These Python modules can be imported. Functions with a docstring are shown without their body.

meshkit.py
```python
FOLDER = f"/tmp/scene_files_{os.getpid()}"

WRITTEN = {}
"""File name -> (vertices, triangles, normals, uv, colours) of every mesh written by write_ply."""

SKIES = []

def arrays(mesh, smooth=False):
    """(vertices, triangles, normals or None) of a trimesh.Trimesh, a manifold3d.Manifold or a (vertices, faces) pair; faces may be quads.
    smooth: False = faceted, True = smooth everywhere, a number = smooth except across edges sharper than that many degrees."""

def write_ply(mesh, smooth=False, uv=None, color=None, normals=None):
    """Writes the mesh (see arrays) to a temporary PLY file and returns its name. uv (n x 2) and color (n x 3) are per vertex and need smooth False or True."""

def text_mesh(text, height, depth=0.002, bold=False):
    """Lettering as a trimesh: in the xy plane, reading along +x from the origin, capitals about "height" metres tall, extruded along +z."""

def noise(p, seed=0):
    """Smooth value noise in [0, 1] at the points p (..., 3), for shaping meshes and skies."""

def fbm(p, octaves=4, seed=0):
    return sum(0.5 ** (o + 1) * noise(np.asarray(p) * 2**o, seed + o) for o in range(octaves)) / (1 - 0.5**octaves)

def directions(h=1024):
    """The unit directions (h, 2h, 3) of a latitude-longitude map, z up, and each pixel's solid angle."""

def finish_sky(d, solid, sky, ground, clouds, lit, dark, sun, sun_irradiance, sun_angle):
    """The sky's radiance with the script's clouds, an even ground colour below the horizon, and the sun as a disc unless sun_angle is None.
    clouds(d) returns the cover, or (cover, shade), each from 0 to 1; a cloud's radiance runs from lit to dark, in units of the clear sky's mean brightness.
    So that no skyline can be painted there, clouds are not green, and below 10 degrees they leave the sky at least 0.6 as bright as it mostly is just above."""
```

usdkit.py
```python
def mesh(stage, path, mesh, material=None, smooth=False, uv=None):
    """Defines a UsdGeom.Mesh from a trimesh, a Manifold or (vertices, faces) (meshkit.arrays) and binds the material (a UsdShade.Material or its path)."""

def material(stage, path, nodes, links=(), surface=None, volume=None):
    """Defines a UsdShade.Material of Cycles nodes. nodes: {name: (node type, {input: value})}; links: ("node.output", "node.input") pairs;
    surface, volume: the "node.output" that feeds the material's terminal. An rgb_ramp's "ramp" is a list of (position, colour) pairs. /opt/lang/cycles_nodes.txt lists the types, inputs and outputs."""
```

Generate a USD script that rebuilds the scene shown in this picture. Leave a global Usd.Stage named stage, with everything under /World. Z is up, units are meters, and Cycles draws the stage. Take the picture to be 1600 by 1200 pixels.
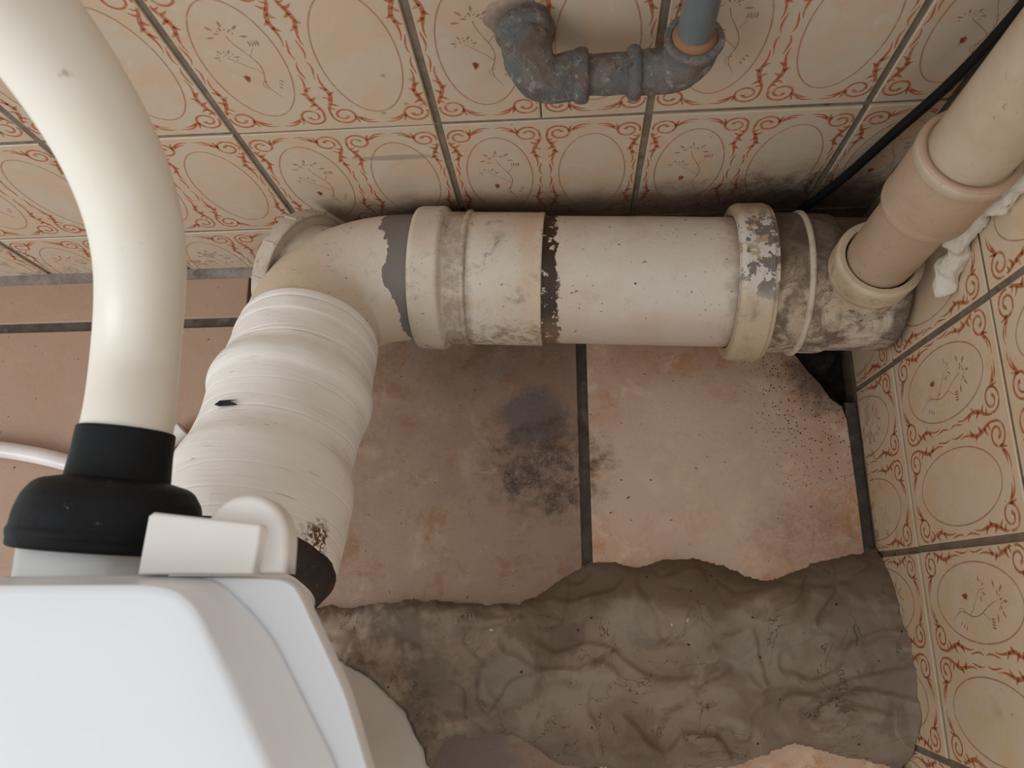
import math, random
import numpy as np
import trimesh, usdkit, meshkit
from pxr import Usd, UsdGeom, UsdLux, UsdShade, Gf, Sdf, Vt
from shapely.geometry import Polygon, Point
from scipy.interpolate import CubicSpline

stage = Usd.Stage.CreateInMemory()
UsdGeom.Xform.Define(stage, '/World')
UsdGeom.SetStageUpAxis(stage, 'Z')
UsdGeom.SetStageMetersPerUnit(stage, 1.0)


def S(r, g, b):
    """An sRGB colour of 0 to 255 as linear."""
    return tuple(((c / 255) / 12.92 if c / 255 <= .04045 else ((c / 255 + .055) / 1.055) ** 2.4) for c in (r, g, b))


# ---------------------------------------------------------------- camera, light, exposure
cam = UsdGeom.Camera.Define(stage, '/World/camera')
CP = np.array([-.2680, -.3262, .7128])
RT, DN, FW = np.array([[.9972, -.0038, -.0741], [-.0233, -.9642, -.2640], [-.0705, .2650, -.9617]])
M = Gf.Matrix4d(1)
for i, r in enumerate((RT, -DN, -FW, CP)):
    M.SetRow(i, Gf.Vec4d(*map(float, r), 1.0 if i == 3 else 0.0))
cam.AddTransformOp().Set(M)
cam.CreateHorizontalApertureAttr(36.0)
cam.CreateVerticalApertureAttr(27.0)
cam.CreateFocalLengthAttr(36.0 * 1196.7 / 1600)
cam.CreateClippingRangeAttr((.02, 100.0))
cam.CreateFStopAttr(14.0)
cam.CreateFocusDistanceAttr(.62)
cam.CreateExposureAttr(-.2)

dome = UsdLux.DomeLight.Define(stage, '/World/ambient_light')
dome.CreateIntensityAttr(.27)
dome.CreateColorAttr(Gf.Vec3f(.96, .99, 1.0))
win = UsdLux.RectLight.Define(stage, '/World/window_light')       # the daylight window, up on the left of the photographer
win.CreateWidthAttr(1.1)
win.CreateHeightAttr(1.2)
win.CreateIntensityAttr(5.2)
win.CreateColorAttr(Gf.Vec3f(.96, .98, 1.0))
wp, wt = np.array([-1.85, -1.25, 1.30]), np.array([-.4, -.2, .1])
zb = (wp - wt) / np.linalg.norm(wp - wt)
xb = np.cross([0, 0, 1], zb); xb /= np.linalg.norm(xb)
yb = np.cross(zb, xb)
M = Gf.Matrix4d(1)
for i, r in enumerate((xb, yb, zb, wp)):
    M.SetRow(i, Gf.Vec4d(*map(float, r), 1.0 if i == 3 else 0.0))
win.AddTransformOp().Set(M)


# ---------------------------------------------------------------- naming helpers
taken = {}


def numbered(parent, name):
    k = taken.get((parent, name), -1) + 1
    taken[(parent, name)] = k
    return f'{parent}/{name}' + (f'_{k:03d}' if k else '')


def tag(prim, label=None, cat=None, group=None, kind=None):
    for k, v in (('label', label), ('category', cat), ('group', group), ('kind', kind)):
        if v:
            prim.SetCustomDataByKey(k, v)
    return prim


def thing(name, label, cat, group=None, kind=None):
    return tag(UsdGeom.Xform.Define(stage, numbered('/World', name)).GetPrim(), label, cat, group, kind)


def obj(name, mesh, m, parent=None, smooth=35, uv=None, color=None):
    path = numbered(str(parent.GetPath()) if parent else '/World', name)
    g = usdkit.mesh(stage, path, mesh, m, smooth=smooth, uv=uv)
    if color is not None:
        UsdGeom.PrimvarsAPI(g).CreatePrimvar('ink', Sdf.ValueTypeNames.Color3fArray, 'vertex').Set(Vt.Vec3fArray.FromNumpy(np.asarray(color, np.float32)))
    return g.GetPrim()


# ---------------------------------------------------------------- material helper
class Mat:
    def __init__(self, name):
        self.path, self.n, self.l = '/World/Looks/' + name, {}, []

    def N(self, kind, out, **kw):
        k = f'n{len(self.n)}'
        vals = {}
        for a, v in kw.items():
            if isinstance(v, str) and '.' in v:
                self.l.append((v, f'{k}.{a}'))
            else:
                vals[a] = v
        self.n[k] = (kind, vals)
        return f'{k}.{out}'

    def pos(self):
        return self.N('geometry', 'position')

    def uv(self):
        return self.N('texture_coordinate', 'UV')

    def scaled(self, vec, s=(1, 1, 1), loc=(0, 0, 0), rot=(0, 0, 0)):
        return self.N('mapping', 'vector', vector=vec, scale=s, location=loc, rotation=rot)

    def noise(self, scale, detail=3, rough=.55, dist=0.0, vec=None):
        return self.N('noise_texture', 'fac', vector=vec or self.pos(), scale=scale, detail=detail, roughness=rough, distortion=dist)

    def step(self, v, a, b, lo=0.0, hi=1.0):
        return self.N('map_range', 'result', range_type='smoothstep', value=v, from_min=a, from_max=b, to_min=lo, to_max=hi, clamp=True)

    def math(self, op, a, b=0.0, c=0.0):
        return self.N('math', 'value', math_type=op, value1=a, value2=b, value3=c)

    def mix(self, fac, a, b, t='mix'):
        return self.N('mix', 'color', mix_type=t, fac=fac, color1=a, color2=b)

    def spot(self, c, r, scale=(1, 1, 1), wob=.02, ns=60):
        """1 inside a ragged blob of radius r around c, 0 outside (a stain with its own place and shape)."""
        d = self.N('vector_math', 'value', math_type='distance', vector1=self.scaled(self.pos(), scale), vector2=tuple(np.array(c) * scale))
        d = self.math('multiply_add', self.math('subtract', self.noise(ns, 5, .65), .5), wob * 2, d)
        return self.step(d, r, r * .45)

    def axis(self, ax):
        return self.N('separate_xyz', ax, vector=self.pos())

    def bump(self, h, dist=.001, strength=1.0):
        return self.N('bump', 'normal', height=h, distance=dist, strength=strength)

    def done(self, color, rough=.5, normal=None, **kw):
        if normal:
            kw['normal'] = normal
        s = self.N('principled_bsdf', 'BSDF', base_color=color, roughness=rough, **kw)
        return usdkit.material(stage, self.path, self.n, self.l, surface=s)


def tile_mat(name, base, warm, pale, ink):
    m = Mat(name)
    rnd = m.N('object_info', 'random')
    c = m.mix(m.step(m.noise(28, 4, .6, .6), .42, .62), base, warm)
    c = m.mix(m.step(m.noise(60, 4, .65, 1.0), .55, .70, 0, .6), c, pale)
    c = m.mix(m.math('multiply', rnd, .22), c, warm)
    c = m.mix(m.step(m.noise(19, 5, .7), .60, .75, 0, .35), c, S(150, 128, 108))       # grey film of dirt
    c = m.mix(m.step(m.noise(150, 3, .6), .715, .74, 0, .8), c, S(84, 66, 52))           # fly specks
    a = m.N('separate_color', 'r', color=m.N('attribute', 'color', attribute='ink'))
    g = m.N('separate_color', 'g', color=m.N('attribute', 'color', attribute='ink'))
    wear = m.step(m.noise(170, 3, .6), .30, .52, .45, .95)
    c = m.mix(m.math('multiply', a, wear), c, ink)
    c = m.mix(m.math('multiply', g, m.math('multiply', wear, .78)), c, S(140, 90, 68))
    # splashes low on the walls
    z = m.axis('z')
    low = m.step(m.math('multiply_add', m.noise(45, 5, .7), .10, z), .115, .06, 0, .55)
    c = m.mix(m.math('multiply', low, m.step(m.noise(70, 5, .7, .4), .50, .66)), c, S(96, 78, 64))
    mould = m.math('multiply', m.spot((-.06, 0, .085), .085, (.55, 1.6, 1), .05, 40), m.step(m.noise(90, 7, .78), .38, .62, .15, .9))
    c = m.mix(mould, c, S(66, 54, 45))
    film = m.math('multiply', m.step(m.axis('y'), -.02, -.005), m.step(m.math('multiply_add', m.noise(30, 5, .7), .05, z), .172, .135, 0, .8))  # back wall grime, with the shade behind the drain pipe painted into it
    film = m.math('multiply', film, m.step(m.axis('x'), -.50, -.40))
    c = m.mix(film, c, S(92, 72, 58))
    c = m.mix(m.math('multiply', m.spot((-.4830, 0, .0300), .020, (.8, 1, 2.2), .014, 90), .85), c, S(98, 72, 44))
    c = m.mix(m.math('multiply', m.spot((-.395, 0, .196), .045, (1, 1, 9), .012, 60), .5), c, S(120, 104, 88))
    for gp in ((-.382, .293), (-.364, .288), (-.391, .254), (-.373, .263)):
        c = m.mix(m.math('multiply', m.spot((gp[0], 0, gp[1]), .0026, (1, 1, 1), .0008, 200), .6), c, S(112, 128, 100))
    r = m.step(m.noise(50, 4, .6), .3, .7, .32, .5)
    return m.done(c, r, m.bump(m.noise(90, 3, .5), .0006, .35), specular_ior_level=.45)


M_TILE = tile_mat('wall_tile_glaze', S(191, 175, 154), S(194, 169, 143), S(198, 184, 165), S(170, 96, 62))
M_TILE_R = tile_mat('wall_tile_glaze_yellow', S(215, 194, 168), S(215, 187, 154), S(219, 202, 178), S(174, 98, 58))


def grout_mat(name, a, b, c2):
    m = Mat(name)
    c = m.mix(m.step(m.noise(60, 5, .7), .35, .65), a, b)
    c = m.mix(m.step(m.noise(35, 5, .7), .55, .68), c, c2)
    return m.done(c, .9, m.bump(m.noise(600, 4, .7), .0008, .8))


M_GROUT = grout_mat('wall_grout', S(130, 114, 95), S(108, 94, 78), S(82, 70, 57))
M_FGROUT = grout_mat('floor_grout', S(88, 80, 72), S(70, 63, 57), S(104, 94, 84))
M_SEAM = grout_mat('floor_wall_grout', S(138, 128, 118), S(112, 102, 94), S(88, 80, 72))

def floor_mat(name, k, hue):
    m = Mat(name)
    K = lambda *c: S(*[min(255, v * k * h) for v, h in zip(c, hue)])
    c = m.mix(m.step(m.noise(9, 5, .6, .5), .38, .62), K(166, 138, 120), K(176, 150, 132))
    c = m.mix(m.step(m.noise(30, 6, .65, .8), .50, .72, 0, .75), c, K(196, 174, 152))
    c = m.mix(m.step(m.noise(34, 7, .76, .4), .54, .68, 0, .6), c, K(158, 112, 88))
    c = m.mix(m.step(m.noise(22, 8, .78, .3), .52, .64, 0, .75), c, K(160, 116, 78))
    left = m.step(m.axis('x'), -.50, -.62)
    c = m.mix(m.math('multiply', left, .75), c, K(200, 168, 144))
    c = m.mix(m.math('multiply', m.spot((-.15, -.225, 0), .13, (1, 1, .2), .05, 30), .6), c, S(212, 190, 170))
    c = m.mix(m.math('multiply', m.spot((-.352, -.462, 0), .04, (.8, 1, .2), .03, 60), .8), c, S(120, 106, 100))
    dk = m.math('multiply', m.step(m.noise(38, 12, .8, .2), .36, .60), m.step(m.noise(500, 3, .6), .30, .55, .55, 1.0))
    c = m.mix(m.math('multiply', m.spot((-.300, -.165, 0), .042, (1, 1, .2), .02, 55), .8), c, S(88, 80, 76))
    c = m.mix(m.math('multiply', m.math('multiply', m.spot((-.288, -.214, 0), .062, (.85, 1.05, .2), .04, 50), dk), .95), c, S(62, 46, 34))
    c = m.mix(m.math('multiply', m.math('multiply', m.spot((-.36, -.108, 0), .05, (.8, 1, .2), .02, 60), dk), .5), c, S(110, 92, 80))
    c = m.mix(m.math('multiply', m.math('multiply', m.spot((-.055, -.275, 0), .04, (.6, 1, .2), .02, 80), dk), .5), c, S(140, 96, 76))
    vd = m.N('voronoi_texture', 'distance', vector=m.pos(), scale=400.0, randomness=1.0)
    vr = m.N('separate_color', 'r', color=m.N('voronoi_texture', 'color', vector=m.pos(), scale=400.0, randomness=1.0))
    crumb = m.math('multiply', m.step(vd, .34, .24), m.step(vr, .60, .64))
    near = m.spot((-.02, -.125, 0), .105, (1, .7, .2), .05, 50)
    c = m.mix(m.math('multiply', crumb, near), c, S(54, 44, 38))
    c = m.mix(m.math('multiply', m.spot((-.022, -.12, 0), .05, (1, .9, .2), .03, 70), .75), c, S(60, 50, 44))
    c = m.mix(m.step(m.noise(190, 2, .5), .72, .75), c, S(92, 70, 58))
    return m.done(c, m.step(m.noise(30, 4), .3, .7, .42, .62), m.bump(m.noise(160, 5, .65), .0008, .5))


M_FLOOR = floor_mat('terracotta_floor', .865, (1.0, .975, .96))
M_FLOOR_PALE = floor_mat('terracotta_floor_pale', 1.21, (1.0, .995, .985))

m = Mat('dark_soil')
c = m.mix(m.step(m.noise(140, 5, .7), .4, .65), S(28, 25, 24), S(54, 47, 42))
M_SOIL = m.done(c, .95, m.bump(m.noise(500, 5, .7), .002))

m = Mat('cement')
c = m.mix(m.step(m.noise(9, 4, .55, .6), .42, .58), S(156, 140, 123), S(132, 115, 100))
c = m.mix(m.step(m.noise(22, 4, .6, .8), .50, .62, 0, .55), c, S(160, 147, 131))
c = m.mix(m.step(m.noise(17, 5, .65, 1.2), .54, .62, 0, .6), c, S(112, 95, 80))
c = m.mix(m.step(m.noise(90, 6, .75), .56, .70, 0, .35), c, S(108, 94, 82))
up_ = m.step(m.math('multiply_add', m.noise(24, 4, .6, .8), .06, m.axis('y')), -.318, -.296)
c = m.mix(m.math('multiply', up_, .85), c, S(104, 84, 67))
dn_ = m.step(m.math('multiply_add', m.noise(28, 4, .6, .8), .05, m.axis('y')), -.405, -.425)
c = m.mix(m.math('multiply', dn_, .5), c, S(112, 92, 76))
for gx_, gy_, gr_ in ((-.325, -.395, .036), (-.265, -.405, .030), (-.215, -.352, .030), (-.105, -.372, .040), (-.055, -.365, .018)):
    c = m.mix(m.math('multiply', m.spot((gx_, gy_, .015), gr_, (1, 1.2, .2), .030, 32), .55), c, S(160, 151, 139))
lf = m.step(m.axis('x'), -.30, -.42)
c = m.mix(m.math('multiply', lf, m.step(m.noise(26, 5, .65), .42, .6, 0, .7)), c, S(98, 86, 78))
line = m.step(m.math('absolute', m.math('subtract', m.noise(16, 5, .6, .6), .5)), .0042, .0012)
line = m.math('multiply', line, m.step(m.noise(14, 2), .46, .54))
c = m.mix(m.math('multiply', line, .75), c, S(74, 62, 54))
pv_ = m.N('voronoi_texture', 'distance', vector=m.pos(), scale=90.0, randomness=1.0)
pr_ = m.N('separate_color', 'g', color=m.N('voronoi_texture', 'color', vector=m.pos(), scale=90.0, randomness=1.0))
c = m.mix(m.math('multiply', m.step(pv_, .13, .09), m.step(pr_, .80, .82)), c, S(58, 48, 42))
h = m.math('add', m.noise(45, 5, .6, .6), m.math('multiply', m.noise(420, 4, .7), .25))
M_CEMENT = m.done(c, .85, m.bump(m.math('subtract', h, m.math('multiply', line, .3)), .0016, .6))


def paint_mat(name, base, warm, specks=.5, grime=.5, extra=None, rough=.42, speckscale=260):
    m = Mat(name)
    c = m.mix(m.step(m.noise(16, 4, .6), .40, .64), base, warm)
    c = m.mix(m.step(m.noise(45, 6, .72, .5), .53, .72, 0, grime), c, S(132, 116, 98))
    c = m.mix(m.step(m.noise(110, 6, .75, .3), .60, .70, 0, grime), c, S(96, 82, 68))
    c = m.mix(m.step(m.noise(speckscale, 2, .5), .705, .73, 0, specks), c, S(70, 58, 48))
    if extra:
        c = extra(m, c)
    h = m.math('add', m.noise(130, 4, .6), m.math('multiply', m.noise(500, 3, .6), .25))
    return m.done(c, m.step(m.noise(70, 4), .3, .7, rough - .06, rough + .14), m.bump(h, .0007, .5))


def elbow_extra(m, c):         # the paint has come off along the socket, showing grey plastic, and the crotch is browner
    x = m.axis('x')
    e = m.math('multiply_add', m.math('subtract', m.noise(48, 4, .55), .5), .030, x)
    e = m.math('add', e, m.math('multiply', m.spot((-.404, -.082, .158), .0135, (1, 1, 1), .002, 40), .011))
    e = m.math('multiply_add', m.math('add', m.axis('y'), .070), .16, e)
    c = m.mix(m.math('multiply', m.spot((-.50, -.085, .15), .06, (1, 1, .5), .02, 40), .5), c, S(206, 180, 146))
    return m.mix(m.step(e, -.4085, -.4075), c, S(118, 111, 106))


def sleeve_extra(m, c):        # brown film in the groove beside the ridge, peach primer towards the free end
    x = m.axis('x')
    e = m.math('multiply_add', m.math('subtract', m.noise(60, 5, .7), .5), .016, x)
    band = m.math('multiply', m.step(e, -.372, -.362), m.step(e, -.340, -.347))
    c = m.mix(m.math('multiply', band, m.step(m.noise(80, 6, .75), .30, .62, .15, .7)), c, S(140, 120, 98))
    c = m.mix(m.math('multiply', m.step(e, -.312, -.296), m.step(m.noise(20, 3), .38, .6, 0, .6)), c, S(212, 180, 150))
    lo = m.step(m.math('multiply_add', m.noise(70, 5, .7), .03, m.axis('y')), -.095, -.108)
    return m.mix(m.math('multiply', lo, m.step(m.noise(130, 6, .75), .44, .60, 0, .7)), c, S(132, 112, 92))


def pipe_extra(m, c):          # ring of dark jointing compound next to the sleeve, and scuffs
    x = m.axis('x')
    e = m.math('multiply_add', m.math('subtract', m.noise(120, 4, .6), .5), .016, x)
    ring = m.step(e, -.2725, -.2745)
    ring = m.math('multiply', ring, m.step(m.noise(160, 4, .65), .36, .42))
    c = m.mix(ring, c, S(58, 40, 28))
    d = m.math('multiply_add', m.math('subtract', m.noise(80, 5, .7), .5), .03, x)
    c = m.mix(m.step(d, -.146, -.132, 0, .6), c, S(132, 114, 94))
    return m.mix(m.math('multiply', m.step(m.axis('y'), -.108, -.122), .35), c, S(196, 160, 134))


def tee_extra(m, c):
    z = m.axis('z')
    c = m.mix(m.math('multiply', m.step(m.noise(38, 6, .72, .6), .40, .60), .9), c, S(106, 88, 72))
    c = m.mix(m.step(m.noise(130, 6, .75), .52, .66, 0, .6), c, S(88, 72, 58))
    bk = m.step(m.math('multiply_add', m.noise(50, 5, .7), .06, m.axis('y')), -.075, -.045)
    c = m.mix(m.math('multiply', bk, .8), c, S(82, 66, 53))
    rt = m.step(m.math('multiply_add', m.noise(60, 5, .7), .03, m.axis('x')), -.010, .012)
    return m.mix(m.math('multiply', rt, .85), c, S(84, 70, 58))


def collar_extra(m, c):        # flaked paint over grey plastic on the tee's collar
    reg = m.spot((-.115, -.075, .170), .042, (1, .8, 1), .012, 60)
    c = m.mix(m.math('multiply', m.step(m.noise(110, 4, .6), .42, .435), reg), c, S(214, 208, 198))
    k = m.math('multiply', m.step(m.noise(75, 4, .6), .53, .54), reg)
    return m.mix(k, c, S(124, 116, 109))


CREAM, CREAMW = S(213, 202, 187), S(206, 186, 164)
M_ELBOW = paint_mat('elbow_paint', CREAM, S(210, 193, 172), .8, .25, elbow_extra)
M_SLEEVE = paint_mat('sleeve_paint', S(215, 206, 192), S(212, 194, 172), .6, .7, sleeve_extra)
M_PIPE = paint_mat('pipe_paint', S(219, 209, 197), S(214, 198, 182), .9, .2, pipe_extra)
M_COLLAR = paint_mat('collar_paint', S(210, 199, 182), S(200, 185, 165), .4, .75)
M_TEECOLLAR = paint_mat('tee_collar_paint', S(198, 178, 150), S(184, 160, 128), .6, .6, collar_extra)
M_RIM = paint_mat('rim_paint', S(204, 186, 158), S(176, 154, 124), .6, 1.0, None, .55)
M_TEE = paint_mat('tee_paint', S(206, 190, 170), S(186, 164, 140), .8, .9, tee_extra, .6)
M_RISER = paint_mat('riser_paint', S(178, 151, 127), S(172, 142, 118), .4, .25, None, .45)
M_VENT = paint_mat('vent_paint', S(184, 166, 143), S(176, 154, 128), .35, .2, None, .42)
M_STUB = paint_mat('stub_dirty', S(194, 180, 164), S(164, 150, 134), .8, 1.0, None, .7)

m = Mat('connector_plastic')
uvv = m.uv()
c = m.mix(m.step(m.noise(20, 4), .4, .65), S(246, 244, 240), S(242, 239, 232))
st = m.noise(1, 4, .6, .4, m.scaled(uvv, (14, 330, 1)))
c = m.mix(m.step(st, .62, .70, 0, .5), c, S(150, 142, 128))
c = m.mix(m.math('multiply', m.step(m.noise(1, 2, .5, .3, m.scaled(uvv, (30, 520, 1))), .70, .73), m.step(m.noise(26, 3), .5, .62, 0, .9)), c, S(40, 37, 34))
k = m.math('multiply', m.spot((-.4255, -.2915, .2360), .015, (1, 1, 1), .012, 90), m.step(m.noise(330, 3, .6), .44, .52))
c = m.mix(k, c, S(104, 76, 46))
b = m.math('add', m.noise(1, 4, .6, .4, m.scaled(uvv, (10, 160, 1))), m.math('multiply', m.noise(40, 3), .6))
M_CONN = m.done(c, .42, m.bump(b, .0006, .6))


def plain(name, base, var, rough=.4, ns=25, bumpd=.0004, dust=None, **kw):
    m = Mat(name)
    c = m.mix(m.step(m.noise(ns, 4), .35, .68), base, var)
    if dust:
        c = m.mix(m.step(m.noise(dust[1], 5, .7), dust[2], dust[2] + .08, 0, dust[3]), c, dust[0])
    return m.done(c, rough, m.bump(m.noise(90, 4), bumpd, .5), **kw)


M_HOSE = plain('flush_plastic', S(240, 234, 222), S(236, 228, 210), .38, 14, .0003, (S(170, 140, 96), 60, .66, .6))
M_RUBBER = plain('black_rubber', S(17, 18, 20), S(24, 25, 28), .55, 40, .0012, (S(120, 122, 128), 150, .66, .6), specular_ior_level=.2)
M_SEAL = plain('black_seal', S(34, 28, 25), S(50, 40, 33), .6, 60, .001, (S(110, 90, 60), 130, .60, .6))
M_CERAMIC = plain('toilet_ceramic', S(247, 248, 247), S(243, 243, 241), .16, 10, .0001)
M_LID = plain('seat_plastic', S(236, 236, 238), S(232, 233, 236), .32, 8, .0001)
M_HINGE = plain('hinge_plastic', S(236, 231, 225), S(230, 224, 216), .4, 16, .0002, (S(186, 178, 168), 45, .62, .5))
M_CABLE = plain('black_cable', S(15, 14, 15), S(20, 19, 20), .55, specular_ior_level=.25)
M_PVC = plain('grey_pvc', S(92, 98, 100), S(104, 108, 108), .4, 30, .0002, (S(128, 120, 108), 60, .62, .5))
M_HEMP = plain('brown_sealant', S(140, 98, 66), S(120, 84, 58), .7, 60, .001)
M_PLASTER = plain('white_plaster', S(214, 206, 192), S(200, 190, 174), .85, 60, .003)
M_CHIP = plain('paint_chip', S(216, 212, 204), S(200, 196, 190), .6)
M_TUBE = plain('tube_plastic', S(214, 206, 204), S(226, 220, 218), .25, 20, .0003)
M_MORTAR = plain('mortar', S(150, 130, 114), S(128, 108, 94), .9, 90, .002)

m = Mat('galvanized_steel')
c = m.mix(m.step(m.noise(60, 5, .65), .42, .58), S(104, 104, 102), S(124, 116, 108))
c = m.mix(m.step(m.noise(48, 6, .7, .6), .50, .60, 0, .8), c, S(106, 86, 74))
c = m.mix(m.step(m.noise(110, 7, .8), .54, .64, 0, .8), c, S(176, 164, 150))
c = m.mix(m.step(m.noise(100, 5, .7), .63, .70, 0, .8), c, S(52, 40, 34))
M_GALV = m.done(c, .75, m.bump(m.math('add', m.noise(180, 6, .75), m.noise(60, 3)), .004, .9))


# ---------------------------------------------------------------- shape helpers
def frames(P):
    P = np.asarray(P, float)
    T = np.gradient(P, axis=0)
    T /= np.linalg.norm(T, axis=1)[:, None]
    up = np.array([0, 0, 1.0]) if abs(T[0][2]) < .9 else np.array([0, 1.0, 0])
    n = up - T[0] * (up @ T[0])
    n /= np.linalg.norm(n)
    A = []
    for t in T:
        n = n - t * (n @ t)
        n /= np.linalg.norm(n)
        A.append(n)
    A = np.array(A)
    return P, T, A, np.cross(T, A)


def sweep(P, R, seg=56, cap=True, wobble=None):
    """A tube along P of radii R with (round, along) coordinates in metres; wobble(s, angle, points) -> change of radius."""
    P, T, A, B = frames(P)
    R = np.broadcast_to(np.asarray(R, float), len(P))
    s = np.r_[0, np.cumsum(np.linalg.norm(np.diff(P, axis=0), axis=1))]
    s = s + np.r_[0, np.cumsum(np.abs(np.diff(R)))]
    a = np.linspace(0, 2 * np.pi, seg + 1)
    D = np.cos(a)[None, :, None] * A[:, None] + np.sin(a)[None, :, None] * B[:, None]
    V = P[:, None] + D * R[:, None, None]
    if wobble is not None:
        V = V + D * wobble(s[:, None] + 0 * a, a[None] + 0 * s[:, None], V)[..., None]
        V[:, -1] = V[:, 0]
    n, k = len(P), seg + 1
    i, j = np.meshgrid(np.arange(n - 1), np.arange(seg), indexing='ij')
    q = (i * k + j).ravel()
    F = np.vstack([np.c_[q, q + 1, q + k + 1], np.c_[q, q + k + 1, q + k]])
    V = V.reshape(-1, 3)
    UV = np.stack([np.broadcast_to(a * R.mean(), (n, k)), np.broadcast_to(s[:, None], (n, k))], -1).reshape(-1, 2)
    if cap:
        V = np.vstack([V, P[0], P[-1]])
        UV = np.vstack([UV, [0, 0], [0, s[-1]]])
        c0, c1 = len(V) - 2, len(V) - 1
        jj = np.arange(seg)
        F = np.vstack([F, np.c_[np.full(seg, c0), jj + 1, jj], np.c_[np.full(seg, c1), (n - 1) * k + jj, (n - 1) * k + jj + 1]])
    return V, F, UV


def tube(name, P, R, mat, parent, seg=56, smooth=True, wobble=None, cap=True):
    """A swept part; seam and caps are shaded smoothly from the geometry."""
    V, F, UV = sweep(P, R, seg, cap, wobble)
    path = numbered(str(parent.GetPath()) if parent else '/World', name)
    tm = trimesh.Trimesh(V, F, process=False)
    # normals: average over coincident vertices, caps apart
    n = np.zeros_like(V)
    fn = np.cross(V[F[:, 1]] - V[F[:, 0]], V[F[:, 2]] - V[F[:, 0]])
    body = F[:, 0] < (len(V) - 2 if cap else len(V))
    for k in range(3):
        np.add.at(n, F[body, k], fn[body])
    k = seg + 1
    m_ = len(P)
    ring = n[:m_ * k].reshape(m_, k, 3)
    ssum = ring[:, 0] + ring[:, -1]
    ring[:, 0] = ring[:, -1] = ssum
    n[:m_ * k] = ring.reshape(-1, 3)
    if cap:
        n[-2], n[-1] = P[0] - P[1], P[-1] - P[-2]
    l = np.linalg.norm(n, axis=1, keepdims=True)
    n = np.where(l > 0, n / np.maximum(l, 1e-20), [0, 0, 1.0])
    g = usdkit.mesh(stage, path, (V, F), mat, smooth=False, uv=UV)
    g.CreateNormalsAttr(Vt.Vec3fArray.FromNumpy(n.astype(np.float32)))
    g.SetNormalsInterpolation('vertex')
    return g.GetPrim()


def line_profile(P0, D, prof, round_=.0012):
    """Points and radii along an axis from a profile of (distance, radius), corners rounded a little."""
    prof = np.array(prof, float)
    out = [prof[0]]
    for i in range(1, len(prof) - 1):
        a, b, c_ = prof[i - 1], prof[i], prof[i + 1]
        la, lc = np.linalg.norm(a - b), np.linalg.norm(c_ - b)
        ra, rc = min(round_, la * .45), min(round_, lc * .45)
        p, q = b + (a - b) / la * ra, b + (c_ - b) / lc * rc
        for t in (0, .33, .67, 1):
            out.append((1 - t) ** 2 * p + 2 * t * (1 - t) * b + t * t * q)
    out.append(prof[-1])
    out = np.array(out)
    return np.asarray(P0) + out[:, :1] * np.asarray(D)[None], out[:, 1]


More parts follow.
